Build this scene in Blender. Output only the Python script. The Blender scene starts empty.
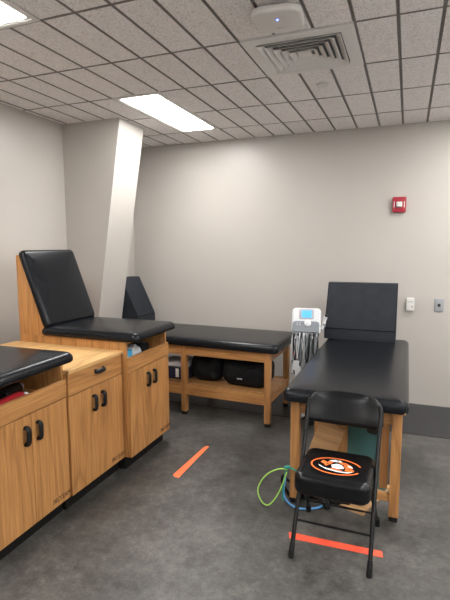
import bpy, bmesh, math, random
from mathutils import Vector, Matrix
random.seed(7)
S = bpy.context.scene
COL = S.collection
PI = math.pi

# ------------------------------------------------------------------ materials
def new_mat(name):
    m = bpy.data.materials.new(name); m.use_nodes = True
    nt = m.node_tree; nt.nodes.clear()
    out = nt.nodes.new('ShaderNodeOutputMaterial'); b = nt.nodes.new('ShaderNodeBsdfPrincipled')
    nt.links.new(b.outputs[0], out.inputs[0])
    return m, nt, b
def node(nt, t, **kw):
    n = nt.nodes.new(t)
    for k, v in kw.items(): setattr(n, k, v)
    return n
def ramp(nt, fac, stops):
    r = node(nt, 'ShaderNodeValToRGB'); e = r.color_ramp.elements
    while len(e) < len(stops): e.new(0.5)
    for q, (p, c) in zip(e, stops): q.position = p; q.color = (*c, 1)
    nt.links.new(fac, r.inputs[0]); return r
def coord(nt, scale=(1, 1, 1), rnd=False):
    tc = node(nt, 'ShaderNodeTexCoord'); mp = node(nt, 'ShaderNodeMapping')
    mp.inputs['Scale'].default_value = scale
    nt.links.new(tc.outputs['Object'], mp.inputs['Vector'])
    if rnd:
        oi = node(nt, 'ShaderNodeObjectInfo'); mul = node(nt, 'ShaderNodeMath', operation='MULTIPLY')
        mul.inputs[1].default_value = 37.0
        nt.links.new(oi.outputs['Random'], mul.inputs[0])
        nt.links.new(mul.outputs[0], mp.inputs['Location'])
    return mp.outputs[0]
def noise(nt, vec, scale, detail=4, rough=.55, dist=0):
    n = node(nt, 'ShaderNodeTexNoise'); n.inputs['Scale'].default_value = scale
    n.inputs['Detail'].default_value = detail; n.inputs['Roughness'].default_value = rough
    n.inputs['Distortion'].default_value = dist
    nt.links.new(vec, n.inputs['Vector']); return n.outputs[0]
def bump(nt, b, h, strength, dist=.002):
    bp = node(nt, 'ShaderNodeBump'); bp.inputs['Strength'].default_value = strength
    bp.inputs['Distance'].default_value = dist
    nt.links.new(h, bp.inputs['Height']); nt.links.new(bp.outputs[0], b.inputs['Normal'])
def plain(name, c, rough=.5, metal=0, bmp=0, bscale=200, var=0):
    m, nt, b = new_mat(name)
    if max(c) < .02: b.inputs['Specular IOR Level'].default_value = .3
    b.inputs['Roughness'].default_value = rough; b.inputs['Metallic'].default_value = metal
    v = coord(nt)
    n = noise(nt, v, bscale, 3)
    k = var or .04
    r = ramp(nt, n, [(.3, tuple(x*(1-k) for x in c)), (.7, tuple(min(1, x*(1+k)) for x in c))])
    nt.links.new(r.outputs[0], b.inputs['Base Color'])
    if bmp: bump(nt, b, n, bmp)
    return m
def emit(name, c, s):
    m, nt, b = new_mat(name)
    b.inputs['Base Color'].default_value = (*c, 1)
    b.inputs['Emission Color'].default_value = (*c, 1); b.inputs['Emission Strength'].default_value = s
    return m
def oak(name, axis, light, dark):
    m, nt, b = new_mat(name)
    s = [1, 1, 1]; i = 'xyz'.index(axis)
    fine = [34, 34, 34]; fine[i] = 1.3
    broad = [6, 6, 6]; broad[i] = .75
    vf = coord(nt, fine, True); vb = coord(nt, broad, True)
    nf = noise(nt, vf, 2.6, 6, .65, .3)
    nb = noise(nt, vb, 1.0, 2, .45, .25)
    mu = node(nt, 'ShaderNodeMath', operation='MULTIPLY'); mu.inputs[1].default_value = 11.0
    fr = node(nt, 'ShaderNodeMath', operation='PINGPONG'); fr.inputs[1].default_value = 1.0
    nt.links.new(nb, mu.inputs[0]); nt.links.new(mu.outputs[0], fr.inputs[0])
    rings = ramp(nt, fr.outputs[0], [(0, (.0, .0, .0)), (.3, (.65, .65, .65)), (1, (1, 1, 1))])
    mid = tuple((a+c)/2 for a, c in zip(light, dark))
    rf = ramp(nt, nf, [(.32, dark), (.5, mid), (.66, light)])
    mx = node(nt, 'ShaderNodeMix', data_type='RGBA', blend_type='MULTIPLY')
    mx.inputs[0].default_value = .55
    r2 = ramp(nt, rings.outputs[0], [(0, (.50, .42, .34)), (1, (1, 1, 1))])
    nt.links.new(rf.outputs[0], mx.inputs[6]); nt.links.new(r2.outputs[0], mx.inputs[7])
    nt.links.new(mx.outputs[2], b.inputs['Base Color'])
    b.inputs['Roughness'].default_value = .42
    bump(nt, b, nf, .15, .001)
    return m

OL, OD = (.555, .280, .098), (.355, .160, .050)
OAK_Z = oak('oak_vertical_grain', 'z', OL, OD)
OAK_Y = oak('oak_lengthwise_grain', 'y', OL, OD)
OAK_X = oak('oak_crosswise_grain', 'x', OL, OD)
OAK_TOP_LIT = oak('oak_counter_lit_grain', 'y', (.72, .46, .20), (.56, .32, .12))  # same oak, paler: light on the countertop put into its colour
OAK_SHELF = oak('oak_shelf_grain', 'y', (.58, .31, .12), (.40, .19, .065))
PLY = oak('pale_plywood', 'x', (.60, .38, .19), (.48, .28, .13))

def vinyl_mat():
    m, nt, b = new_mat('black_vinyl')
    v = coord(nt); w = noise(nt, v, 3, 2)
    r = ramp(nt, w, [(.3, (.0062, .0072, .0090)), (.7, (.0082, .0094, .0118))])
    nt.links.new(r.outputs[0], b.inputs['Base Color'])
    b.inputs['Roughness'].default_value = .27
    b.inputs['Specular IOR Level'].default_value = .22
    return m
VINYL = vinyl_mat()
def foam_mat():
    m, nt, b = new_mat('charcoal_wedge_cover')
    v = coord(nt); n = noise(nt, v, 300, 3); w = noise(nt, v, 9, 4)
    r = ramp(nt, w, [(.3, (.013, .0155, .020)), (.7, (.020, .0235, .030))])
    nt.links.new(r.outputs[0], b.inputs['Base Color'])
    b.inputs['Roughness'].default_value = .6; b.inputs['Specular IOR Level'].default_value = .22
    bump(nt, b, n, .2, .001); return m
FOAM = foam_mat()
def wall_mat():
    m, nt, b = new_mat('beige_wall_paint')
    v = coord(nt); n = noise(nt, v, 140, 4); w = noise(nt, v, 1.2, 3)
    r = ramp(nt, w, [(.3, (.455, .425, .390)), (.7, (.475, .444, .408))])
    nt.links.new(r.outputs[0], b.inputs['Base Color'])
    b.inputs['Roughness'].default_value = .34; b.inputs['Specular IOR Level'].default_value = .32
    bump(nt, b, n, .06, .002); return m
WALL = wall_mat()
def floor_mat():
    m, nt, b = new_mat('grey_concrete')
    v = coord(nt)
    a = noise(nt, v, 1.6, 5, .6, .2); c = noise(nt, v, 17, 10, .78, .1); g = noise(nt, v, 75, 5, .8)
    va = node(nt, 'ShaderNodeMath', operation='ADD'); nt.links.new(a, va.inputs[0]); nt.links.new(c, va.inputs[1])
    r = ramp(nt, va.outputs[0], [(.1, (.029, .0278, .025)), (.5, (.070, .0672, .0615)), (.9, (.144, .138, .127))])
    for e, p in zip(r.color_ramp.elements, (.40, .5, .63)): e.position = p
    hf = node(nt, 'ShaderNodeMath', operation='MULTIPLY'); hf.inputs[1].default_value = .5
    nt.links.new(va.outputs[0], hf.inputs[0]); nt.links.new(hf.outputs[0], r.inputs[0])
    mx = node(nt, 'ShaderNodeMix', data_type='RGBA', blend_type='OVERLAY'); mx.inputs[0].default_value = .6
    nt.links.new(r.outputs[0], mx.inputs[6]); nt.links.new(g, mx.inputs[7])
    nt.links.new(mx.outputs[2], b.inputs['Base Color'])
    rr = ramp(nt, c, [(.3, (.38, .38, .38)), (.7, (.55, .55, .55))])
    nt.links.new(rr.outputs[0], b.inputs['Roughness'])
    bump(nt, b, c, .12, .003); return m
FLOOR = floor_mat()
def tile_mat():
    m, nt, b = new_mat('speckled_ceiling_tile')
    v = coord(nt); n = noise(nt, v, 130, 4, .7); w = noise(nt, v, 60, 2); big = noise(nt, v, 2.5, 2)
    r = ramp(nt, n, [(.34, (.46, .43, .42)), (.44, (.86, .825, .815)), (.60, (.95, .915, .905))])
    mx = node(nt, 'ShaderNodeMix', data_type='RGBA', blend_type='MULTIPLY'); mx.inputs[0].default_value = .3
    r2 = ramp(nt, w, [(.35, (.75, .74, .73)), (.6, (1, 1, 1))])
    nt.links.new(r.outputs[0], mx.inputs[6]); nt.links.new(r2.outputs[0], mx.inputs[7])
    nt.links.new(mx.outputs[2], b.inputs['Base Color'])
    b.inputs['Roughness'].default_value = .95
    bump(nt, b, n, .5, .004); return m
TILE = tile_mat()
GRID = plain('ceiling_grid_groove_shade', (.29, .265, .25), .6)  # darkened grid tone: shade in the grooves put into the colour
WHITE = plain('white_enamel', (.72, .70, .67), .45)
OFFWHITE = plain('off_white_plastic', (.68, .66, .63), .4)
DEVWHITE = plain('glossy_white_plastic', (.60, .61, .625), .3)
GREYP = plain('grey_plastic', (.19, .21, .23), .4)
LGREY = plain('light_grey_plastic', (.36, .37, .385), .4)
BLACKP = plain('black_plastic', (.006, .006, .0065), .4)
TOE = plain('black_toe_kick', (.004, .004, .004), .55)
CHAIRMETAL = plain('black_chair_enamel', (.006, .006, .0065), .3)
CHAIRVINYL = plain('black_chair_vinyl', (.0045, .0048, .0055), .26, bmp=.0)
RUBBER = plain('black_rubber', (.005, .005, .005), .7)
MAT = plain('charcoal_rubber_mat', (.022, .023, .026), .42, bmp=.1, bscale=90, var=.1)
TAPE = plain('orange_tape', (.95, .17, .055), .6)
TAPE2 = plain('red_orange_tape', (.92, .105, .05), .6)
RED = plain('red_enamel', (.33, .012, .028), .4)
CHROME = plain('clear_strobe_lens', (.75, .75, .72), .15, .3)
PLATEG = plain('grey_wall_plate', (.33, .34, .36), .35, .4)
DARKSLOT = plain('dark_slot', (.02, .02, .02), .6)
ORANGE = plain('emblem_orange', (.90, .17, .03), .4)
EWHITE = plain('emblem_white', (.85, .85, .84), .4)
EBLACK = plain('emblem_black', (.01, .01, .01), .4)
TEAL = plain('teal_panel', (.065, .20, .21), .5, bmp=.1)
NAVY = plain('navy_fabric', (.012, .016, .05), .7)
BAGBLK = plain('black_nylon', (.0018, .002, .0026), .75, bmp=.3, bscale=60)
TOWEL = plain('white_cloth', (.55, .56, .58), .9, bmp=.6, bscale=40)
GREENT = plain('lime_green_tube', (.33, .62, .10), .4)
BLUET = plain('light_blue_tube', (.12, .38, .78), .4)
TEALT = plain('teal_tube', (.02, .28, .22), .45)
BLUEP = plain('blue_packaging', (.04, .30, .52), .5)
REDP = plain('red_bottle', (.42, .02, .03), .35)
SILVER = plain('silver_wrap', (.50, .52, .55), .3, .4)
CARD = plain('pale_card', (.48, .42, .36), .8)
BROWNINK = plain('dark_brown_lettering', (.022, .005, .003), .6)
SCREEN = emit('blue_lcd', (.06, .28, .80), .30)
LED = emit('blue_led', (.05, .08, 1.0), 6)
LENS = emit('lit_light_lens', (1.0, .99, .975), 9.6)
VENTIN = plain('vent_shadow_metal', (.12, .12, .125), .7)
VENTW = plain('vent_enamel', (.80, .785, .765), .5)
UNSEEN = plain('unseen_wall_bounce_white', (.86, .85, .84), .6)  # unseen walls made white to bounce more light onto the ceiling

# ------------------------------------------------------------------ helpers
def link(name, bm, mat, parent=None, smooth=None, loc=None):
    bmesh.ops.recalc_face_normals(bm, faces=bm.faces)
    me = bpy.data.meshes.new(name); bm.to_mesh(me); bm.free()
    mats = mat if isinstance(mat, (list, tuple)) else [mat]
    for m in mats: me.materials.append(m)
    o = bpy.data.objects.new(name, me); COL.objects.link(o)
    if parent is not None: o.parent = parent
    if loc: o.location = loc
    if smooth is not None:
        for p in me.polygons: p.use_smooth = True
        me.set_sharp_from_angle(angle=math.radians(smooth))
    return o
def thing(name, label, cat, loc=(0, 0, 0), rz=0, group=None):
    o = bpy.data.objects.new(name, None); COL.objects.link(o)
    o.empty_display_size = .05
    o.location = loc; o.rotation_euler = (0, 0, rz); o['label'] = label; o['category'] = cat
    if group: o['group'] = group
    return o
def tag(o, label, cat, group=None, kind=None):
    o['label'] = label; o['category'] = cat
    if group: o['group'] = group
    if kind: o['kind'] = kind
    return o
def struct(o, label=None):
    o['kind'] = 'structure'
    if label: o['label'] = label
    return o
def copy_tree(o, parent=None):
    c = o.copy(); COL.objects.link(c)
    if parent is not None: c.parent = parent
    for ch in list(o.children): copy_tree(ch, c)
    return c
def BM(): return bmesh.new()
def box(bm, x0, x1, y0, y1, z0, z1, bev=0, mi=0, M=None):
    vs = [bm.verts.new((x, y, z)) for x in (x0, x1) for y in (y0, y1) for z in (z0, z1)]
    idx = [(0, 1, 3, 2), (4, 6, 7, 5), (0, 4, 5, 1), (2, 3, 7, 6), (0, 2, 6, 4), (1, 5, 7, 3)]
    fs = [bm.faces.new([vs[i] for i in f]) for f in idx]
    for f in fs: f.material_index = mi
    allv = set(vs)
    if bev:
        es = {e for f in fs for e in f.edges}
        r = bmesh.ops.bevel(bm, geom=list(es), offset=bev, segments=2, affect='EDGES', profile=.5)
        allv = {v for v in r['verts']} | {v for v in allv if v.is_valid}
        for f in r['faces']: f.material_index = mi
    if M is not None:
        bmesh.ops.transform(bm, matrix=M, verts=list(allv))
    return bm
def boxobj(name, dims, mat, parent=None, bev=.002, M=None, smooth=None):
    return link(name, box(BM(), *dims, bev=bev, M=M), mat, parent, smooth)
def outline(w, d, rc, n=6):
    pts = []; rc = max(min(rc, w/2-1e-4, d/2-1e-4), 1e-4)
    for cx, cy, a0 in ((w/2-rc, d/2-rc, 0), (-w/2+rc, d/2-rc, 90), (-w/2+rc, -d/2+rc, 180), (w/2-rc, -d/2+rc, 270)):
        for k in range(n+1):
            a = math.radians(a0+90*k/n); pts.append((cx+rc*math.cos(a), cy+rc*math.sin(a)))
    return pts
def slab(w, d, rc, prof, M=None, n=6, bm=None, mi=0):
    """stack of rounded-rectangle rings; prof = [(inset, z), ...] bottom to top"""
    bm = bm or BM(); rings = []
    for ins, z in prof:
        rings.append([bm.verts.new((x, y, z)) for x, y in outline(w-2*ins, d-2*ins, rc-ins*.8, n)])
    N = len(rings[0])
    for a, b in zip(rings, rings[1:]):
        for i in range(N):
            bm.faces.new((a[i], a[(i+1) % N], b[(i+1) % N], b[i])).material_index = mi
    bm.faces.new(list(reversed(rings[0]))).material_index = mi; bm.faces.new(rings[-1]).material_index = mi
    if M is not None: bmesh.ops.transform(bm, matrix=M, verts=[v for r in rings for v in r])
    return bm
def pad_prof(z0, z1, rt, rb=.012, crown=.006):
    p = []
    for k in range(4):
        a = PI/2*k/3; p.append((rb*(1-math.sin(a)), z0+rb*(1-math.cos(a))))
    zt = z1-crown
    for k in range(7):
        a = PI/2*k/6; p.append((rt*(1-math.cos(a)), zt-rt+rt*math.sin(a)))
    p += [(rt+.05, z1-crown*.45), (rt+.12, z1)]
    return p
def round_prof(z0, z1, r, n=4):
    p = []
    for k in range(n+1):
        a = PI/2*k/n; p.append((r*(1-math.sin(a)), z0+r*(1-math.cos(a))))
    for k in range(n+1):
        a = PI/2*k/n; p.append((r*(1-math.cos(a)), z1-r+r*math.sin(a)))
    return p
def spline(pts, sub=6, closed=False):
    P = [Vector(p) for p in pts]; out = []; n = len(P)
    rng = range(n) if closed else range(n-1)
    for i in rng:
        if closed: a, b, c, d = P[(i-1) % n], P[i], P[(i+1) % n], P[(i+2) % n]
        else: a, b, c, d = P[max(i-1, 0)], P[i], P[i+1], P[min(i+2, n-1)]
        for k in range(sub):
            t = k/sub
            out.append(.5*((2*b)+(c-a)*t+(2*a-5*b+4*c-d)*t*t+(-a+3*b-3*c+d)*t**3))
    if not closed: out.append(P[-1])
    return out
def tube(bm, pts, r, n=8, closed=False, mi=0):
    P = [Vector(p) for p in pts]; rings = []; up = None; L = len(P)
    for i, p in enumerate(P):
        if closed: t = P[(i+1) % L]-P[(i-1) % L]
        else: t = P[min(i+1, L-1)]-P[max(i-1, 0)]
        t.normalize()
        if up is None: up = t.orthogonal().normalized()
        else:
            up = (up - t*up.dot(t)); up = up.normalized() if up.length > 1e-6 else t.orthogonal().normalized()
        s = t.cross(up)
        rr = r[i] if isinstance(r, (list, tuple)) else r
        rings.append([bm.verts.new(p+up*rr*math.cos(2*PI*k/n)+s*rr*math.sin(2*PI*k/n)) for k in range(n)])
    m = L if closed else L-1
    for i in range(m):
        a, b = rings[i], rings[(i+1) % L]
        for k in range(n):
            bm.faces.new((a[k], a[(k+1) % n], b[(k+1) % n], b[k])).material_index = mi
    if not closed:
        bm.faces.new(list(reversed(rings[0]))).material_index = mi; bm.faces.new(rings[-1]).material_index = mi
    return bm
def prism(bm, poly, axis, a, b, mi=0):
    """extrude 2-D polygon along axis from a to b; poly in the two remaining axes in xyz order"""
    def mk(p, t):
        if axis == 'y': return (p[0], t, p[1])
        if axis == 'x': return (t, p[0], p[1])
        return (p[0], p[1], t)
    A = [bm.verts.new(mk(p, a)) for p in poly]; B = [bm.verts.new(mk(p, b)) for p in poly]
    fs = [bm.faces.new(A), bm.faces.new(list(reversed(B)))]
    for i in range(len(poly)):
        j = (i+1) % len(poly); fs.append(bm.faces.new((A[i], B[i], B[j], A[j])))
    for f in fs: f.material_index = mi
    return bm
def bevel_all(bm, off, seg=2, ang=30):
    es = [e for e in bm.edges if len(e.link_faces) == 2 and e.calc_face_angle(0) > math.radians(ang)]
    bmesh.ops.bevel(bm, geom=es, offset=off, segments=seg, affect='EDGES', profile=.5)
    return bm
def lathe(bm, prof, M=None, n=20, mi=0):
    rings = [[bm.verts.new((r*math.cos(2*PI*k/n), r*math.sin(2*PI*k/n), z)) for k in range(n)] for r, z in prof]
    for a, b in zip(rings, rings[1:]):
        for k in range(n): bm.faces.new((a[k], a[(k+1) % n], b[(k+1) % n], b[k])).material_index = mi
    bm.faces.new(list(reversed(rings[0]))).material_index = mi; bm.faces.new(rings[-1]).material_index = mi
    if M is not None: bmesh.ops.transform(bm, matrix=M, verts=[v for r in rings for v in r])
    return bm
T = Matrix.Translation
def Rm(ax, deg): return Matrix.Rotation(math.radians(deg), 4, ax)

# ------------------------------------------------------------------ the room
HC = 2.743; XL, XR, YB, YF = -3.12, 3.1, 4.95, -2.7
struct(link('floor', box(BM(), XL-.1, XR+.1, YF-.1, YB+.1, -.1, 0), FLOOR))
struct(link('wall_left', box(BM(), XL-.1, XL, YF-.1, YB+.1, 0, HC+.03), WALL))
struct(link('wall_back', box(BM(), XL, XR, YB, YB+.1, 0, HC+.03), WALL))
struct(link('wall_right', box(BM(), XR, XR+.1, YF-.1, YB+.1, 0, HC+.03), UNSEEN))
struct(link('wall_front', box(BM(), XL, XR, YF-.1, YF, 0, HC+.03), UNSEEN))
# slanting wall pier in the left corner
struct(link('wall_pier', prism(BM(), [(XL, 0), (-2.928, 0), (-2.473, HC), (XL, HC)], 'y', 3.735, 4.145), WALL))

# ceiling: scored planks in a sunk grid
X0, SX, Y0, SY = -.3056, .21197, 3.8466, .6096
FIX = [(-9, -1), (-9, -5), (4, -1), (4, -5), (-9, -9), (4, -9), (12, -1), (12, -5), (12, -9)]     # column, row of each light (2 x 2 cells)
VENT = (-3, -2)
skip = set()
for c, r in FIX:
    for a in (0, 1):
        for b_ in (0, 1): skip.add((c+a, r+b_))
for a in range(3): skip.add((VENT[0]+a, VENT[1]))
bm = BM(); GZ = HC+.011
box(bm, XL-.1, XR+.1, YF-.1, YB+.1, GZ, GZ+.08, mi=1)
g = .0065
for i in range(-15, 18):
    for j in range(-12, 3):
        if (i, j) in skip: continue
        x0, x1 = max(X0+i*SX+g, XL), min(X0+(i+1)*SX-g, XR)
        y0, y1 = max(Y0+j*SY+g, YF), min(Y0+(j+1)*SY-g, YB)
        if x1-x0 < .01 or y1-y0 < .01: continue
        b0 = [(x0, y0), (x1, y0), (x1, y1), (x0, y1)]; e = .003
        b1 = [(x0+e, y0+e), (x1-e, y0+e), (x1-e, y1-e), (x0+e, y1-e)]
        A = [bm.verts.new((x, y, GZ)) for x, y in b0]; B = [bm.verts.new((x, y, HC)) for x, y in b1]
        bm.faces.new(B)
        for k in range(4): bm.faces.new((A[k], A[(k+1) % 4], B[(k+1) % 4], B[k])).material_index = 1  # tile edges take the dark grid tone as painted groove shade
struct(link('ceiling', bm, [TILE, GRID]))

# ceiling lights
def make_light():
    t = thing('ceiling_light', 'x', 'ceiling light')
    w, l = SX, SY                       # half sizes
    bm = BM()
    o = [(-w+.004, -l+.004), (w-.004, -l+.004), (w-.004, l-.004), (-w+.004, l-.004)]
    def ring(hw, hl, z): return [bm.verts.new((sx*hw, sy*hl, z)) for sx, sy in ((-1, -1), (1, -1), (1, 1), (-1, 1))]
    rs = [ring(w-.002, l-.002, .008), ring(w-.002, l-.002, -.004), ring(w-.028, l-.028, -.004), ring(w-.034, l-.034, -.0005),
          ring(w-.046, l-.046, -.0005), ring(w-.05, l-.05, .006)]
    for a, b in zip(rs, rs[1:]):
        for k in range(4): bm.faces.new((a[k], a[(k+1) % 4], b[(k+1) % 4], b[k]))
    link('light_frame', bm, WHITE, t)
    link('light_lens', slab(2*(w-.05), 2*(l-.05), .012, [(0, .006), (.0, .001), (.006, -.003)]), LENS, t)
    for s in (-1, 1): boxobj('latch', (w-.03, w-.012, s*l*.55-.03, s*l*.55+.03, -.009, -.004), WHITE, t, .001)
    return t
L0 = make_light()
lab = ['lit long ceiling light in front of the back wall beside the slanting pier',
       'lit ceiling light cut off by the upper left corner of the view',
       'lit long ceiling light on the right side of the room towards the back wall',
       'added, unseen lit ceiling light on the right side of the room nearest the middle',  # from here on: unseen lights added to raise the room's brightness
       'added, unseen lit ceiling light on the left side behind the viewer',
       'added, unseen lit ceiling light on the right side behind the viewer',
       'added, unseen lit ceiling light along the right wall towards the back wall',
       'added, unseen lit ceiling light along the right wall near the middle',
       'added, unseen lit ceiling light along the right wall behind the viewer']
for k, (c, r) in enumerate(FIX):
    o = L0 if k == 0 else copy_tree(L0)
    o.location = (X0+(c+1)*SX, Y0+(r+1)*SY, HC); o['label'] = lab[k]; o['group'] = 'long ceiling lights'

# air vent
vt = thing('air_vent', 'square white ceiling air vent with nested louvres next to the access point', 'air vent',
           (X0+(VENT[0]+1.5)*SX, Y0-SY*.5-SY*.0, HC))
vt.location.y = Y0+(VENT[1]+.5)*SY
bm = BM(); hx, hy = SX*1.5-.006, SY*.5-.006
def fr(bm, a, b, za, zb):
    A = [bm.verts.new((sx*a[0], sy*a[1], za)) for sx, sy in ((-1, -1), (1, -1), (1, 1), (-1, 1))]
    B = [bm.verts.new((sx*b[0], sy*b[1], zb)) for sx, sy in ((-1, -1), (1, -1), (1, 1), (-1, 1))]
    for k in range(4): bm.faces.new((A[k], A[(k+1) % 4], B[(k+1) % 4], B[k]))
fr(bm, (hx, hy), (hx, hy), .008, -.006); fr(bm, (hx, hy), (hx-.072, hy-.072), -.006, -.006); fr(bm, (hx-.072, hy-.072), (hx-.072, hy-.072), -.006, .008)
link('vent_flange', bm, VENTW, vt)
bm = BM(); box(bm, -hx+.06, hx-.06, -hy+.06, hy-.06, .0072, .0078); link('vent_back', bm, VENTIN, vt)
for q, (o_, i_) in enumerate(((.238, .207), (.199, .168), (.160, .129), (.121, .090), (.082, .056))):
    bm = BM()
    fr(bm, (o_, o_-.006), (i_, i_-.006), -.016, .007); fr(bm, (o_-.003, o_-.009), (i_-.003, i_-.009), -.016, .007)
    fr(bm, (o_, o_-.006), (o_-.003, o_-.009), -.016, -.016)
    link('louvre', bm, VENTW, vt)
link('vent_center', slab(.078, .072, .004, [(0, .002), (0, -.010), (.004, -.014)]), VENTW, vt)

# sprinkler cover
tag(link('sprinkler_cover', lathe(BM(), [(.046, .006), (.046, -.004), (.042, -.008), (.001, -.009)], T((-.622, 3.524, HC))), WHITE, smooth=40),
    'small round white sprinkler cover on a ceiling tile', 'sprinkler cover')

# wireless access point
ap = thing('wireless_access_point', 'rounded white wireless access point with a blue light under the ceiling', 'access point', (-.642, 2.375, HC), math.radians(6))
link('access_point_case', slab(.245, .235, .06, round_prof(-.052, -.016, .014), n=8), OFFWHITE, ap, 40)
boxobj('mounting_bracket', (-.05, .05, -.03, .09, -.018, .0), LGREY, ap, .003)
link('indicator_light', lathe(BM(), [(.0045, -.0515), (.0045, -.0535), (.002, -.054)], T((.0, -.03, 0)), 10), LED, ap)
bm = BM()
for k in range(6): box(bm, -.017+k*.006, -.0135+k*.006, .055, .062, -.0526, -.0518)
link('small_marking', bm, LGREY, ap)

# floor mat along the back wall
tag(link('floor_mat', slab(5.6, .80, .01, [(0, 0), (0, .004), (.001, .005)], T((.2, 4.52, 0))), MAT),
    'wide charcoal rubber strip on the floor along the back wall', 'floor mat')

# wall fittings (front faces -Y, local origin at the wall)
fa = thing('fire_alarm', 'red fire alarm strobe high on the back wall', 'fire alarm', (-.098, YB, 1.985))
link('alarm_housing', slab(.125, .148, .012, round_prof(0, .045, .008), Rm('X', 90)), RED, fa, 40)
link('strobe_lens', slab(.056, .056, .008, [(0, .044), (.002, .058), (.012, .066)], Rm('X', 90)), CHROME, fa, 30)
bm = BM()
for sx in (-1, 1):
    bm = BM(); box(bm, sx*.046-.0025, sx*.046+.0025, -.0475, -.0445, -.028, .028); link('alarm_marking', bm, EWHITE, fa)
th = thing('wall_thermostat', 'white rectangular thermostat box on the back wall beside the grey plate', 'thermostat', (.042, YB, 1.012))
link('thermostat_case', slab(.075, .125, .008, round_prof(0, .032, .005), Rm('X', 90)), OFFWHITE, th, 40)
boxobj('thermostat_slot', (-.024, .024, -.034, -.0315, .022, .030), LGREY, th, .0005)
boxobj('thermostat_switch', (.012, .024, -.037, -.0315, -.03, -.012), LGREY, th, .001)
wp = thing('wall_plate', 'grey metal wall plate with a dark socket on the back wall', 'wall plate', (.303, YB, 1.012))
link('plate', slab(.085, .128, .005, round_prof(0, .008, .003), Rm('X', 90)), PLATEG, wp, 40)
boxobj('socket', (-.012, .012, -.0105, -.0075, -.014, .014), DARKSLOT, wp, .002)
for s in (-1, 1): link('screw', lathe(BM(), [(.004, .007), (.004, .0095), (.002, .010)], T((0, 0, s*.048)) @ Rm('X', 90), 10), LGREY, wp)

# floor tapes
def quad_tape(name, pts, mat, label):
    cx = sum(p[0] for p in pts)/4; cy = sum(p[1] for p in pts)/4
    bm = BM(); prism(bm, [(x-cx, y-cy) for x, y in pts], 'z', .0002, .0016)
    return tag(link(name, bm, mat, loc=(cx, cy, 0)), label, 'floor tape')
quad_tape('floor_tape', [(-1.474, 2.765), (-1.455, 2.742), (-1.417, 2.737), (-1.419, 3.270), (-1.431, 3.283), (-1.452, 3.25)], TAPE,
          'orange tape strip on the open concrete floor between cabinets and table')
quad_tape('floor_tape', [(-.560, 2.412), (-.545, 2.358), (-.056, 2.374), (-.062, 2.424)], TAPE2,
          'orange tape strip on the floor under the folding chair')

# ------------------------------------------------------------------ cabinets
def text_mesh(s, size):
    cu = bpy.data.curves.new('lettering', 'FONT'); cu.body = s; cu.size = size; cu.extrude = .0004
    cu.align_x = 'CENTER'; cu.align_y = 'BOTTOM'
    o = bpy.data.objects.new('tmp', cu); COL.objects.link(o)
    dg = bpy.context.evaluated_depsgraph_get()
    me = bpy.data.meshes.new_from_object(o.evaluated_get(dg))
    bpy.data.objects.remove(o)
    return me
LOGO = text_mesh('PROTEAM', .041); LOGO.materials.clear(); LOGO.materials.append(BROWNINK)
LOGO.transform(Matrix.Scale(.80, 4, (1, 0, 0)))
LOGO.transform(Matrix(((1, .25, 0, 0), (0, 1, 0, 0), (0, 0, 1, 0), (0, 0, 0, 1))))
M_LOGO = Matrix(((0, 0, 1, 0), (1, 0, 0, 0), (0, 1, 0, 0), (0, 0, 0, 1)))   # text x -> +y, text y -> +z, out -> +x
LOGO.transform(M_LOGO)
W = .575
def pull(parent, y, z, horizontal=False, h=.112):
    bm = BM(); r = .0112
    bar = spline([(0, 0, -h/2+r), (.016, 0, -h/2+r), (.026, 0, -h/2+r+.012), (.027, 0, 0), (.026, 0, h/2-r-.012), (.016, 0, h/2-r), (0, 0, h/2-r)], 5)
    tube(bm, bar, r, 10)
    for v in bm.verts: v.co.y *= 1.35; v.co.x *= .85
    M = T((0, y, z)) @ (Rm('X', 90) if horizontal else Matrix.Identity(4))
    bmesh.ops.transform(bm, matrix=M, verts=bm.verts)
    return link('handle', bm, BLACKP, parent, 40)
def doors(t, ztop):
    m = W/2
    for k, (a, b) in enumerate(((.004, m-.0015), (m+.0015, W-.004))):
        d = boxobj('door', (-.019, 0, a, b, .100, ztop), OAK_Z, t, .0015)
        pull(d, m+(-.045 if k == 0 else .045), ztop-.105)
        if k == 1:
            lo = bpy.data.objects.new('maker_lettering', LOGO); COL.objects.link(lo); lo.parent = d
            lo.location = (.0006, W-.085, .117); lo['label'] = 'dark stamped lettering'
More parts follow.
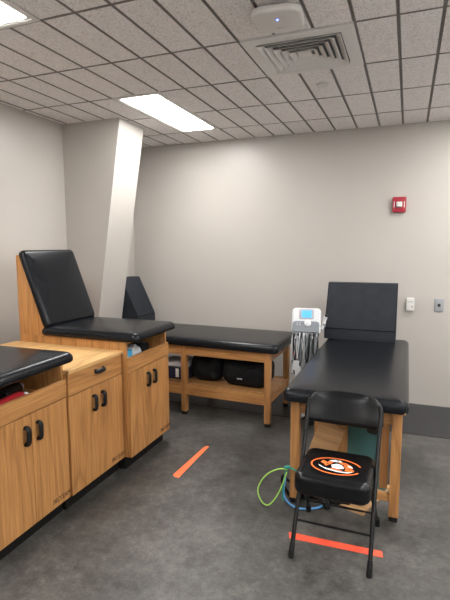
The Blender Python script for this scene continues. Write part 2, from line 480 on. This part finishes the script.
def make_station():
    t = thing('taping_station', 'x', 'treatment cabinet')
    box_b = boxobj
    D = .965
    for y0, y1 in ((0, .019), (W-.019, W)):
        boxobj('side_panel', (-D, -.020, y0, y1, .10, .935), OAK_Z, t, .0015)
    boxobj('toe_kick', (-D+.03, -.06, .01, W-.01, 0, .10), TOE, t, .001)
    boxobj('bottom_panel', (-D, -.021, .019, W-.019, .10, .12), OAK_Y, t, 0)
    boxobj('back_panel', (-D, -D+.012, .019, W-.019, .12, .915), OAK_Y, t, 0)
    boxobj('tray_shelf', (-D+.012, -.021, .019, W-.019, .728, .746), OAK_SHELF, t, 0)
    boxobj('front_rail', (-.019, .0, .0, W, .722, .826), OAK_Y, t, .002)
    doors(t, .717)
    bm = BM(); box(bm, -D+.24, -.03, .019, W-.019, .918, .941)
    link('seat_board', bm, OAK_X, t)
    pc = slab(.835, W+.022, .04, pad_prof(.941, 1.010, .040, .018, .008), T((-.3375, W/2-.012, 0)), n=8)
    link('seat_cushion', pc, VINYL, t, 50)
    # backrest wedge of oak and its cushion
    for y0, y1 in ((0, .019), (W-.019, W)):
        bm = prism(BM(), [(-.965, .9355), (-.715, .9355), (-.715, .950), (-.937, 1.53), (-.965, 1.53)], 'y', y0, y1)
        link('backrest_side', bm, OAK_Z, t)
    bm = prism(BM(), [(-.965, .936), (-.955, .936), (-.955, 1.53), (-.965, 1.53)], 'y', .019, W-.019); link('backrest_board', bm, OAK_Z, t)
    dx, dz = -.222, .580; Ln = math.hypot(dx, dz)
    u = Vector((dx, 0, dz)).normalized(); nrm = Vector((u.z, 0, -u.x))
    L = .615
    c = Vector((-.715, W/2-.01, .985)) + u*(L/2)
    M = Matrix(((0, u.x, nrm.x, c.x), (1, 0, 0, c.y), (0, u.z, nrm.z, c.z), (0, 0, 0, 1)))
    M = M @ Matrix.Identity(4)
    link('back_cushion', slab(W+.005, L, .04, pad_prof(-.008, .052, .03, .012, .008), M, n=8), VINYL, t, 50)
    return t
st = make_station()
st.location = (-1.77, 2.700, 0); st['label'] = 'oak taping cabinet with upright black cushioned back beside the slanting pier'
st['group'] = 'cushioned oak taping cabinets'
st2 = copy_tree(st); st2.location = (-1.822, 1.560, 0); st2.rotation_euler.z = math.radians(1.2)
st2['label'] = 'oak taping cabinet at the left edge, nearest the viewer, with black seat cushion'

bc = thing('base_cabinet', 'oak cabinet with drawer and bare wooden top between the two cushioned cabinets', 'cabinet', (-1.825, 2.1375, 0))
Wsave = W; W = .560
D = .95
for y0, y1 in ((0, .019), (W-.019, W)):
    boxobj('side_panel', (-D, -.020, y0, y1, .10, .853), OAK_Z, bc, .0015)
boxobj('toe_kick', (-D+.03, -.055, 0, W, 0, .10), TOE, bc, .001)
boxobj('back_panel', (-D, -D+.012, .019, W-.019, .10, .853), OAK_Z, bc, 0)
boxobj('bottom_panel', (-D, -.021, .019, W-.019, .10, .12), OAK_Y, bc, 0)
boxobj('countertop', (-D, .010, 0, W, .854, .877), OAK_TOP_LIT, bc, .003)
dr = boxobj('drawer', (-.019, 0, .004, W-.004, .719, .851), OAK_Y, bc, .002)
pull(dr, W/2+.02, .806, True, .10)
doors(bc, .714)
W = Wsave

# things lying in the open trays
def bottle(name, label, p, yaw, r, L, body, cap):
    t = thing(name, label, 'bottle', p, yaw, 'bottles in the open tray')
    link('bottle_body', lathe(BM(), [(r*.85, -L/2), (r, -L/2+.006), (r, L*.25), (r*.85, L*.33), (r*.45, L*.38), (r*.45, L*.40)], T((0, 0, r)) @ Rm('X', -90), 18), body, t, 40)
    link('bottle_cap', lathe(BM(), [(r*.55, L*.40), (r*.58, L*.5), (r*.5, L*.51)], T((0, 0, r)) @ Rm('X', -90), 14), cap, t, 40)
    return t
bottle('spray_bottle', 'red bottle lying in the open tray at the left edge', (-1.905, 1.80, .747), .12, .040, .23, REDP, EWHITE)
bottle('spray_bottle', 'silver bottle lying in the open tray against the left edge of the picture', (-1.915, 1.625, .747), -.3, .042, .12, SILVER, EWHITE)
bottle('spray_bottle', 'black capped bottle lying behind the red bottle in the tray', (-2.035, 1.92, .747), .3, .044, .20, BLACKP, SILVER)
tag(link('tape_roll', lathe(BM(), [(.02, 0), (.048, 0), (.05, .003), (.05, .075), (.048, .078), (.02, .078)], T((-2.06, 1.74, .747)), 20), CARD, smooth=40),
    'beige roll of tape in the open tray behind the red bottle', 'tape roll')
cb = thing('supply_box', 'pale cardboard box at the back of the left cabinet tray', 'box', (-2.32, 1.76, .747))
boxobj('box_body', (-.09, .09, -.075, .075, 0, .145), CARD, cb, .003)
boxobj('box_flap', (-.09, .09, -.002, .075, .146, .149), CARD, cb, .001)
pk = thing('supply_packet', 'blue packet in the open tray of the cabinet beside the pier', 'packet', (-1.865, 2.775, .747))
link('packet_body', slab(.11, .09, .015, round_prof(0, .115, .012), n=4), BLUEP, pk, 40)
boxobj('packet_seal', (-.045, .045, -.003, .003, .114, .122), BLUEP, pk, .001)
pw = thing('wrap_roll', 'white folded wrap in the cabinet tray right of the blue packet', 'wrap', (-1.90, 2.93, .747))
link('wrap_body', lathe(BM(), [(.015, -.07), (.048, -.07), (.05, -.066), (.05, .066), (.048, .07), (.015, .07)], T((0, 0, .05)) @ Rm('X', 90), 18), TOWEL, pw, 40)
link('wrap_end', slab(.06, .11, .008, round_prof(.094, .112, .006), Rm('Z', 20), n=4), TOWEL, pw, 40)
pd = thing('supply_pouch', 'dark pouch at the far end of the cabinet tray beside the pier', 'pouch', (-1.93, 3.10, .747))
link('pouch_body', slab(.12, .12, .03, round_prof(0, .10, .03), n=5), BAGBLK, pd, 40)
boxobj('pouch_zip', (-.05, .05, -.006, .006, .098, .1035), GREYP, pd, .001)

# ------------------------------------------------------------------ treatment tables
def table(label, loc, rz, shelf):
    t = thing('treatment_table', label, 'treatment table', loc, rz, 'black padded treatment tables')
    def mat_z(y): return .005
    ys = (0, .825, 1.645)
    for yi, y in enumerate(ys):
        for s in (-1, 1):
            x0, x1 = (s*.32, s*.265) if s > 0 else (-.32, -.265)
            x0, x1 = min(x0, x1), max(x0, x1)
            lg = boxobj('leg', (x0, x1, y-.026, y+.026, .030, .674), OAK_Z, t, .003)
            zb = .005 if (yi == 2 and not shelf) or (shelf and s > 0) else 0
            link('leg_foot', slab(.046, .044, .004, [(.002, zb), (0, zb+.004), (0, .0305)], T(((x0+x1)/2, y, 0)), n=3), RUBBER, lg)
    for s in (-1, 1):
        a, b = sorted((s*.262, s*.240))
        boxobj('side_rail', (s*.3-.011, s*.3+.011, -.0, 1.645, .580, .673), OAK_Y, t, .002)
    for y in (0, 1.645):
        boxobj('end_rail', (-.264, .264, y-.011, y+.011, .580, .673), OAK_X, t, .002)
    boxobj('top_board', (-.335, .335, -.09, 1.67, .6745, .688), OAK_Y, t, .002)
    link('pad', slab(.71, 1.80, .045, pad_prof(.672, .757, .042, .016, .006), T((-.005, .80, 0)), n=8), VINYL, t, 50)
    if shelf:
        boxobj('shelf', (-.262, .262, -.024, 1.67, .272, .290), OAK_SHELF, t, .002)
        for s in (-1, 1):
            a, b = sorted((s*.318, s*.292))
            boxobj('shelf_rail', (s*.30-.012, s*.30+.012, .026, 1.62, .195, .289), OAK_Y, t, .002)
        for y in (0, 1.645):
            boxobj('shelf_end_rail', (-.264, .264, y-.011, y+.011, .195, .2715), OAK_X, t, .002)
    else:
        boxobj('stretcher', (-.264, .264, -.010, .012, .115, .160), OAK_X, t, .002)
        boxobj('brace', (.205, .252, .055, .078, .155, .60), OAK_Z, t, .002, M=T((.0, 0, 0)))
        bm = BM(); tube(bm, [(.17, .045, .585), (.262, .045, .585)], .011, 8); link('brace_bolt', bm, BLACKP, t, 40)
    return t
table('padded treatment table behind the folding chair, running to the back wall', (-.31, 2.742, 0), 0, False)
table('padded treatment table with a shelf of bags, along the back wall', (-1.088, 4.135, 0), math.radians(88), True)

# wedge bolsters standing on the tables
def wedge(label, loc, rz, hw=.305):
    t = thing('wedge_bolster', label, 'wedge bolster', loc, rz, 'charcoal foam wedges on the tables')
    prof = [(0, .004), (.0, .098), (.19, .498), (.29, .498), (.315, .004)]
    bm = prism(BM(), prof, 'x', -hw, hw)
    bevel_all(bm, .014, 3)
    link('wedge_body', bm, FOAM, t, 35)
    # welts along the edges
    for x in (-hw+.005, hw-.005):
        bm = BM(); tube(bm, [(x, .004, .10), (x, .192, .494), (x, .288, .494)], .004, 6); link('welt', bm, VINYL, t, 40)
    bm = BM(); tube(bm, [(-hw+.007, .0, .1), (hw-.007, .0, .1)], .004, 6); link('welt', bm, VINYL, t, 40)
    return t
wedge('upright charcoal foam wedge at the far end of the table behind the chair', (-.375, 4.215, .753), 0)
wedge('upright charcoal foam wedge next to the slanting pier on the back table', (-2.605, 4.345, .753), math.radians(90), .175)

# ------------------------------------------------------------------ things on the lower shelf
def blob_bag(parent, name, w, d, h, rc, M, mat, seedv):
    bm = slab(w, d, rc, round_prof(0, h, min(h, d)*.38, 6), M, n=6)
    bmesh.ops.triangulate(bm, faces=[f for f in bm.faces if len(f.verts) > 4])
    bmesh.ops.subdivide_edges(bm, edges=bm.edges[:], cuts=2, use_grid_fill=True)
    rnd = random.Random(seedv); ph = [rnd.uniform(0, 6) for _ in range(6)]
    zmin = min(v.co.z for v in bm.verts)
    for v in bm.verts:
        x, y, z = v.co; k = min(1, (z-zmin)/.05)
        dlt = .010*math.sin(31*x+ph[0]+9*z)*math.sin(23*z+ph[1])+.008*math.sin(47*x-20*y+ph[2])+.006*math.sin(60*z+30*x+ph[3])
        v.co.y += dlt*k; v.co.z += (.010*math.sin(19*x+ph[4])+.006*math.sin(43*x+25*y+ph[5]))*k
    return link(name, bm, mat, parent, 60)
def duffel(label, loc, rz, w, d, h, seedv):
    t = thing('duffel_bag', label, 'duffel bag', loc, rz, 'black bags on the table shelf')
    blob_bag(t, 'bag_body', w, d, h, .10, None, BAGBLK, seedv)
    for s in (-1, 1):
        bm = BM(); tube(bm, spline([(-w*.2, s*d*.40, h*.45), (-w*.18, s*d*.50, h*.8), (0, s*d*.47, h*.6), (w*.18, s*d*.50, h*.8), (w*.2, s*d*.40, h*.45)], 6), .010, 6)
        link('bag_strap', bm, BAGBLK, t, 40)
    return t
db = duffel('large black duffel bag on the shelf near the table end', (-1.36, 4.10, .288), math.radians(-3), .46, .34, .265, 3)
boxobj('bag_emblem', (-.05, .0, -.176, -.168, .085, .097), LGREY, db, .001)
duffel('slumped black duffel bag on the shelf beside the middle table leg', (-1.772, 4.13, .288), math.radians(4), .33, .30, .272, 5)
tb = thing('storage_tote', 'navy tote with white cloth on top, on the shelf left of the bags', 'tote', (-2.11, 4.12, .288), math.radians(-2))
link('tote_body', slab(.33, .28, .03, [(.02, 0), (.012, .02), (0, .115), (.004, .120)], n=4), NAVY, tb, 30)
boxobj('tote_tag', (.04, .075, -.142, -.137, .025, .112), EWHITE, tb, .001)
blob_bag(None, 'folded_towel',   .31, .26, .055, .05, None, TOWEL, 9)
fo = bpy.data.objects['folded_towel']; fo.location = (-2.11, 4.12, .408)
tag(fo, 'crumpled white towel on top of the navy tote', 'towel')

# ------------------------------------------------------------------ folding chair
ch = thing('folding_chair', 'black padded folding chair with an orange emblem on its seat', 'folding chair', (-.305, 2.20, 0), math.radians(-.8))
F = .194
def lean(z): return .40*z/.70
for sd in (-1, 1):
    bm = BM()
    tube(bm, spline([(sd*F, lean(.03), .03), (sd*F, lean(.3), .3), (sd*.198, lean(.62), .62), (sd*.199, .392, .70), (sd*.190, .402, .725)], 6), .0115, 10)
    link('front_leg', bm, CHAIRMETAL, ch, 50)
for s in (-1, 1):
    bm = BM(); tube(bm, spline([(s*.172, .115, .415), (s*.176, .17, .355), (s*.198, .452, .03)], 4), .0105, 10)
    link('rear_leg', bm, CHAIRMETAL, ch, 50)
for nm, x, y in (('f', -F, lean(.02)), ('f', F, lean(.02)), ('r', -.198, .458), ('r', .198, .458)):
    ax = Vector((0, .40, .70)).normalized() if nm == 'f' else Vector((0, -.42, .325)).normalized()
    bm = BM(); z0 = .004
    tube(bm, [(x, y-.006, 0.0), (x, y-.004, .014), (x, y+(.012 if nm == 'f' else -.02), .05), (x, y+(.022 if nm == 'f' else -.034), .066)], [.0145, .0155, .014, .0125], 12)
    link('foot_cap', bm, RUBBER, ch, 40)
bm = BM(); tube(bm, [(-F, lean(.160), .160), (F, lean(.160), .160)], .0065, 8); link('front_crossbar', bm, CHAIRMETAL, ch, 50)
bm = BM(); tube(bm, [(-.192, .385, .11), (.192, .385, .11)], .0065, 8); link('rear_crossbar', bm, CHAIRMETAL, ch, 50)
for s in (-1, 1):
    bm = BM(); tube(bm, [(s*.170, .04, .385), (s*.176, .29, .385)], .009, 8); link('seat_rail', bm, CHAIRMETAL, ch, 50)
# seat cushion: thick front, slightly narrower at the back
bm = slab(.372, .365, .05, round_prof(.362, .468, .030, 5), T((0, .165, 0)), n=8)
for v in bm.verts:
    k = (v.co.y+.015)/.36
    v.co.x *= 1.01-.03*k
    if v.co.z < .41: v.co.z += .03*max(0, k)-.006*(1-k)
seat = link('seat', bm, CHAIRVINYL, ch, 50)
# backrest: bent padded panel
bm = BM(); nx, nz = 24, 12; zb, ztop, R = .612, .770, .088; HW = .214
grid = {}
for side in (0, 1):
    for i in range(nx+1):
        for j in range(nz+1):
            u = -1+2*i/nx; v = j/nz; z = zb+(ztop-zb)*v
            hw = HW
            if z > ztop-R: hw = HW-R+math.sqrt(max(0, R*R-(z-ztop+R)**2))
            if z < zb+.02: hw = HW-.02+math.sqrt(max(0, .0004-(zb+.02-z)**2))
            uu = math.copysign(abs(u)**.8, u)
            x = hw*uu
            zz = z-.018*(1-u*u)*(1-v)
            th_ = .021*max(0, 1-abs(u)**8)**.5*max(0, 1-abs(2*v-1)**6)**.5+.0015
            yc = .352+(z-.6)*.42+.035*(1-u*u)
            grid[side, i, j] = bm.verts.new((x, yc+(-th_ if side == 0 else th_*1.1), zz))
for side in (0, 1):
    for i in range(nx):
        for j in range(nz):
            bm.faces.new((grid[side, i, j], grid[side, i+1, j], grid[side, i+1, j+1], grid[side, i, j+1]))
for i in range(nx):
    for j in (0, nz): bm.faces.new((grid[0, i, j], grid[0, i+1, j], grid[1, i+1, j], grid[1, i, j]))
for j in range(nz):
    for i in (0, nx): bm.faces.new((grid[0, i, j], grid[0, i, j+1], grid[1, i, j+1], grid[1, i, j]))
bmesh.ops.remove_doubles(bm, verts=bm.verts, dist=.0003)
link('backrest', bm, CHAIRVINYL, ch, 60)
# emblem: an open ring round angular streaks
ZS = .4682
def flat(name, polys, mat, z, parent):
    bm = BM()
    k = 1 if name == 'emblem_ring' else .86
    for p in polys: prism(bm, [(x*k+.002, .142+(y-.142)*k) for x, y in p], 'z', z, z+.0006)
    return link(name, bm, mat, parent)
def arc(cx, cy, rx, ry, a0, a1, w, n=36):
    o, i_ = [], []
    for k in range(n+1):
        a = math.radians(a0+(a1-a0)*k/n)
        o.append((cx+rx*math.cos(a), cy+ry*math.sin(a))); i_.append((cx+(rx-w)*math.cos(a), cy+(ry-w)*math.sin(a)))
    return [[o[k], o[k+1], i_[k+1], i_[k]] for k in range(n)]
EC = (.0, .142)
flat('emblem_ring', arc(EC[0], EC[1], .130, .092, 20, 335, .0085), ORANGE, ZS, seat)
em = flat('emblem_white_streaks', [
    [(-.105, .135), (-.07, .105), (-.02, .09), (.03, .083), (.08, .09), (.105, .10), (.075, .075), (.02, .072), (-.05, .085), (-.095, .115)],
    [(-.05, .205), (-.02, .222), (.015, .222), (.03, .205), (.0, .195), (-.03, .195)],
    [(-.03, .15), (.0, .175), (.03, .165), (.05, .13), (.02, .11), (-.02, .115)],
    [(.05, .185), (.09, .165), (.10, .145), (.07, .155)]], EWHITE, ZS, seat)
flat('emblem_orange_streaks', [
    [(-.095, .165), (-.085, .195), (-.055, .175), (-.05, .195), (-.02, .19), (-.03, .165), (-.06, .125), (-.075, .15)],
    [(.0, .2), (.05, .2), (.085, .175), (.05, .165), (.02, .182)],
    [(.04, .16), (.08, .15), (.11, .115), (.09, .095), (.055, .10), (.06, .13)],
    [(-.02, .108), (.02, .102), (.05, .092), (.0, .088), (-.04, .096)]], ORANGE, ZS+.0004, seat)
flat('emblem_black_streaks', [
    [(-.012, .212), (.0, .218), (.012, .212), (.0, .204)],
    [(.02, .1), (.05, .118), (.045, .098)], [(.07, .12), (.088, .13), (.085, .115)],
    [(-.06, .155), (-.045, .17), (-.05, .145)], [(.035, .187), (.06, .182), (.045, .176)]], EBLACK, ZS+.0008, seat)

# ------------------------------------------------------------------ slant board under the table
sb = thing('slant_board', 'wooden stretching board with a teal panel, standing under the table behind the chair', 'slant board', (-.185, 2.72, 0), math.radians(-20))
boxobj('base_plate', (-.30, 0, 0, .42, 0, .022), PLY, sb, .002)
bm = BM()
# teal face; hand slot is a dark patch, the hole's shade put into colour
tp = slab(.27, .46, .008, [(0, 0), (0, .016), (.001, .017)], T((-.135, .34, .25)) @ Rm('X', 90), n=3)
o = link('teal_panel', tp, TEAL, sb)
link('hand_slot_shade', slab(.075, .042, .02, [(0, 0), (0, .002)], T((-.10, .3225, .40)) @ Rm('X', 90), n=6), DARKSLOT, o)
boxobj('side_panel', (-.292, -.272, .125, .345, .022, .47), OAK_Z, sb, .002)
M = T((-.345, .10, .25)) @ Rm('Y', 20)
boxobj('slanted_plank', (-.085, .085, -.010, .010, -.25, .25), PLY, sb, .002, M=M)

# ------------------------------------------------------------------ exercise bands and straps by the table leg
g1 = spline([(-.638, 2.690, .225), (-.70, 2.675, .222), (-.775, 2.66, .17), (-.815, 2.645, .085), (-.785, 2.625, .022), (-.735, 2.62, .012), (-.68, 2.65, .09), (-.642, 2.685, .21)], 8)
bm = BM(); tube(bm, g1, .0044, 8); tag(link('exercise_band', bm, GREENT, smooth=60), 'lime green rubber tube looped off the table leg', 'exercise band', 'rubber bands at the table leg')
bm = BM(); tube(bm, spline([(-.655, 2.70, .16), (-.668, 2.72, .05), (-.64, 2.70, .012), (-.58, 2.655, .009), (-.52, 2.66, .009), (-.45, 2.70, .009), (-.40, 2.78, .009)], 8), .0065, 8)
tag(link('exercise_band', bm, BLUET, smooth=60), 'light blue rubber tube lying on the floor beside the table leg', 'exercise band', 'rubber bands at the table leg')
bm = BM(); tube(bm, spline([(-.648, 2.694, .245), (-.56, 2.700, .215), (-.50, 2.72, .205)], 8), .0055, 8); tube(bm, spline([(-.645, 2.70, .24), (-.66, 2.70, .16), (-.668, 2.69, .06), (-.66, 2.68, .02)], 8), .0055, 8)
tube(bm, spline([(-.645, 2.712, .232), (-.652, 2.690, .236), (-.64, 2.685, .240), (-.625, 2.70, .238)], 5), .009, 8)
tag(link('exercise_band', bm, TEALT, smooth=60), 'teal rubber tube tied round the table leg', 'exercise band', 'rubber bands at the table leg')
sp = thing('strap_handles', 'tangle of black straps and grips on the floor behind the chair', 'strap', (-.50, 2.77, 0))
rr = random.Random(4)
for k, (x, y, a) in enumerate(((-.02, .04, .5), (.08, -.01, 2.0), (-.10, .02, 1.2), (.17, .02, .1))):
    bm = BM(); c, s = math.cos(a), math.sin(a)
    tube(bm, [(x-c*.06, y-s*.06, .022), (x+c*.06, y+s*.06, .022)], .021, 10)
    link('grip', bm, RUBBER, sp, 50)
    bm = BM()
    tube(bm, spline([(x-c*.062, y-s*.062, .02), (x-c*.03-s*.08, y-s*.03+c*.02, .08), (x-s*.10, y+c*.02, .12), (x+c*.03-s*.08, y+s*.03+c*.02, .08), (x+c*.062, y+s*.062, .02)], 6), .010, 6)
    link('webbing', bm, BAGBLK, sp, 50)
bm = BM(); tube(bm, spline([(-.12, -.02, .20), (-.09, -.015, .13), (-.05, -.01, .05), (-.02, .0, .02)], 6), .013, 6); link('webbing', bm, BAGBLK, sp, 50)

# ------------------------------------------------------------------ therapy machine on its stand
tm = thing('therapy_machine', 'white electrotherapy machine with blue screen and hanging wires on a stand', 'therapy machine', (-.812, 4.06, 0), math.radians(8))
bm = BM()
for k in range(5):
    a = 2*PI*k/5+.3
    tube(bm, [(0, 0, .075), (math.cos(a)*.10, math.sin(a)*.085, .055)], [.018, .011], 8)
link('stand_base', bm, LGREY, tm, 50)
for k in range(5):
    a = 2*PI*k/5+.3
    bm = BM(); lathe(bm, [(.016, -.009), (.022, -.009), (.024, -.006), (.024, .006), (.022, .009), (.016, .009)], T((math.cos(a)*.10, math.sin(a)*.085, .0245)) @ Rm('X', 90), 14)
    link('caster', bm, RUBBER, tm, 40)
bm = BM(); tube(bm, [(0, .0, .06), (0, .0, .80)], .018, 12); link('stand_pole', bm, LGREY, tm, 50)
HM = T((0, -.02, .935)) @ Rm('X', 62)      # local z = face normal, y = up the face
link('console', slab(.252, .235, .035, round_prof(-.055, .02, .018), HM, n=6), DEVWHITE, tm, 45)
con = [o for o in tm.children if o.name.startswith('console')][0]
link('lower_bezel', slab(.232, .105, .03, [(0, .015), (0, .024), (.006, .030)], HM @ T((0, -.062, 0)), n=6), GREYP, con, 40)
link('screen_frame', slab(.128, .092, .012, [(0, .018), (0, .022), (.003, .024)], HM @ T((.0, .055, 0)), n=4), LGREY, con, 40)
link('screen', slab(.086, .066, .003, [(0, .0235), (0, .0250)], HM @ T((.002, .055, 0)), n=2), SCREEN, con)
link('dial', lathe(BM(), [(.030, .029), (.029, .040), (.024, .043), (.001, .043)], HM @ T((.014, -.030, 0)), 24), DEVWHITE, con, 40)
for k in range(4):
    link('button', slab(.016, .010, .003, [(0, .029), (0, .032), (.001, .033)], HM @ T((-.075+(k % 2)*.024, -.030-(k//2)*.018, 0)), n=2), LGREY, con)
# side probe in its holder
DZ = .03
bm = BM(); tube(bm, spline([(.135, -.05, .87), (.150, -.03, .91), (.160, -.02, .955), (.170, -.03, .985)], 5), [.010]*5+[.014]*5+[.017]*5+[.013], 10); pr_ = link('probe', bm, DEVWHITE, tm, 50)
bm = BM(); tube(bm, [(.170, -.03, .983), (.176, -.034, .997)], [.016, .014], 10); link('probe_tip', bm, BLACKP, pr_, 50)
bm = BM(); tube(bm, spline([(.12, -.03, .86), (.142, -.03, .875), (.160, -.03, .90), (.150, -.055, .915)], 5), .008, 8); link('probe_holder', bm, GREYP, tm, 50)
# cable hooks and lead wires
bm = BM(); box(bm, -.10, .10, -.085, -.060, .785, .835, bev=.006); link('lead_panel', bm, LGREY, tm)
for k in range(8):
    x = -.085+k*.0243
    bm = BM(); lathe(bm, [(.010, 0), (.010, .012), (.006, .018), (.005, .034)], T((x, -.083, .826 if k % 2 else .802)) @ Rm('X', 100), 10)
    link('lead_plug', bm, BLACKP if k % 3 else DEVWHITE, tm, 40)
lm = [LGREY, GREYP, RUBBER, GREYP, RUBBER, DEVWHITE, GREYP]
rr = random.Random(11)
for k in range(64):
    x = -.112+rr.random()*.222; y = -.078-rr.random()*.06; zb_ = .46+rr.random()*.20; w_ = rr.uniform(-.035, .035)
    zt_ = rr.uniform(.79, .85)
    xx = x*.95+rr.uniform(-.012, .012)
    bm = BM()
    pts = [(x, -.078, zt_), (x+.003, y, zt_-.03), (xx, y, (zt_+zb_)/2), (xx+w_*.4, y-.006, zb_+.03), (xx+w_*.7, y-.004, zb_), (xx+w_, y+.006, zb_+.035), (xx+w_*1.1, y+.01, (zt_+zb_)/2+.02), (x+w_*.8, -.072, zt_-.005)]
    pts = [(max(-.118, min(.108, p[0])), p[1], p[2]) for p in pts]
    tube(bm, spline(pts, 4), rr.choice((.0032, .004, .0048)), 5)
    link('lead_wire', bm, lm[k % 7], tm, 60)
for k, (x, z, a) in enumerate(((-.085, .53, 8), (-.06, .51, -6), (-.075, .56, 3))):
    link('electrode_pad', slab(.052, .085, .008, [(0, 0), (0, .003), (.001, .004)], T((x, -.125-k*.007, z)) @ Rm('Y', a) @ Rm('X', 88), n=3), DEVWHITE, tm)
for x, z in ((.072, .63), (-.1, .66), (.075, .60)):
    bm = BM(); tube(bm, [(x, -.132, z-.016), (x+.004, -.13, z+.016)], .006, 8); link('lead_clip', bm, REDP, tm, 40)

# ------------------------------------------------------------------ camera, world, view
f, yaw, pit, rol = 466.772, .372196, .11972, -.002691
cy, sy = math.cos(yaw), math.sin(yaw)
fw = Vector((-sy*math.cos(pit), cy*math.cos(pit), -math.sin(pit)))
rt = Vector((cy, sy, 0)); up = rt.cross(fw)
r_ = rt*math.cos(rol)+up*math.sin(rol); u_ = -rt*math.sin(rol)+up*math.cos(rol)
cam = bpy.data.cameras.new('camera'); co = bpy.data.objects.new('camera', cam); COL.objects.link(co)
cam.sensor_fit = 'HORIZONTAL'; cam.sensor_width = 36; cam.lens = f/450*36; cam.clip_start = .02
co.matrix_world = Matrix(((r_.x, u_.x, -fw.x, 0), (r_.y, u_.y, -fw.y, 0), (r_.z, u_.z, -fw.z, 1.61), (0, 0, 0, 1)))
S.camera = co
w = bpy.data.worlds.new('world'); S.world = w; w.use_nodes = True
w.node_tree.nodes['Background'].inputs[0].default_value = (.8, .85, 1, 1); w.node_tree.nodes['Background'].inputs[1].default_value = .3
S.view_settings.view_transform = 'Standard'; S.view_settings.look = 'None'
S.view_settings.gamma = 1; S.view_settings.use_curve_mapping = False
S.view_settings.exposure = 1.90
S.cycles.use_denoising = True; S.cycles.max_bounces = 10; S.cycles.diffuse_bounces = 6
S.cycles.sample_clamp_indirect = 6
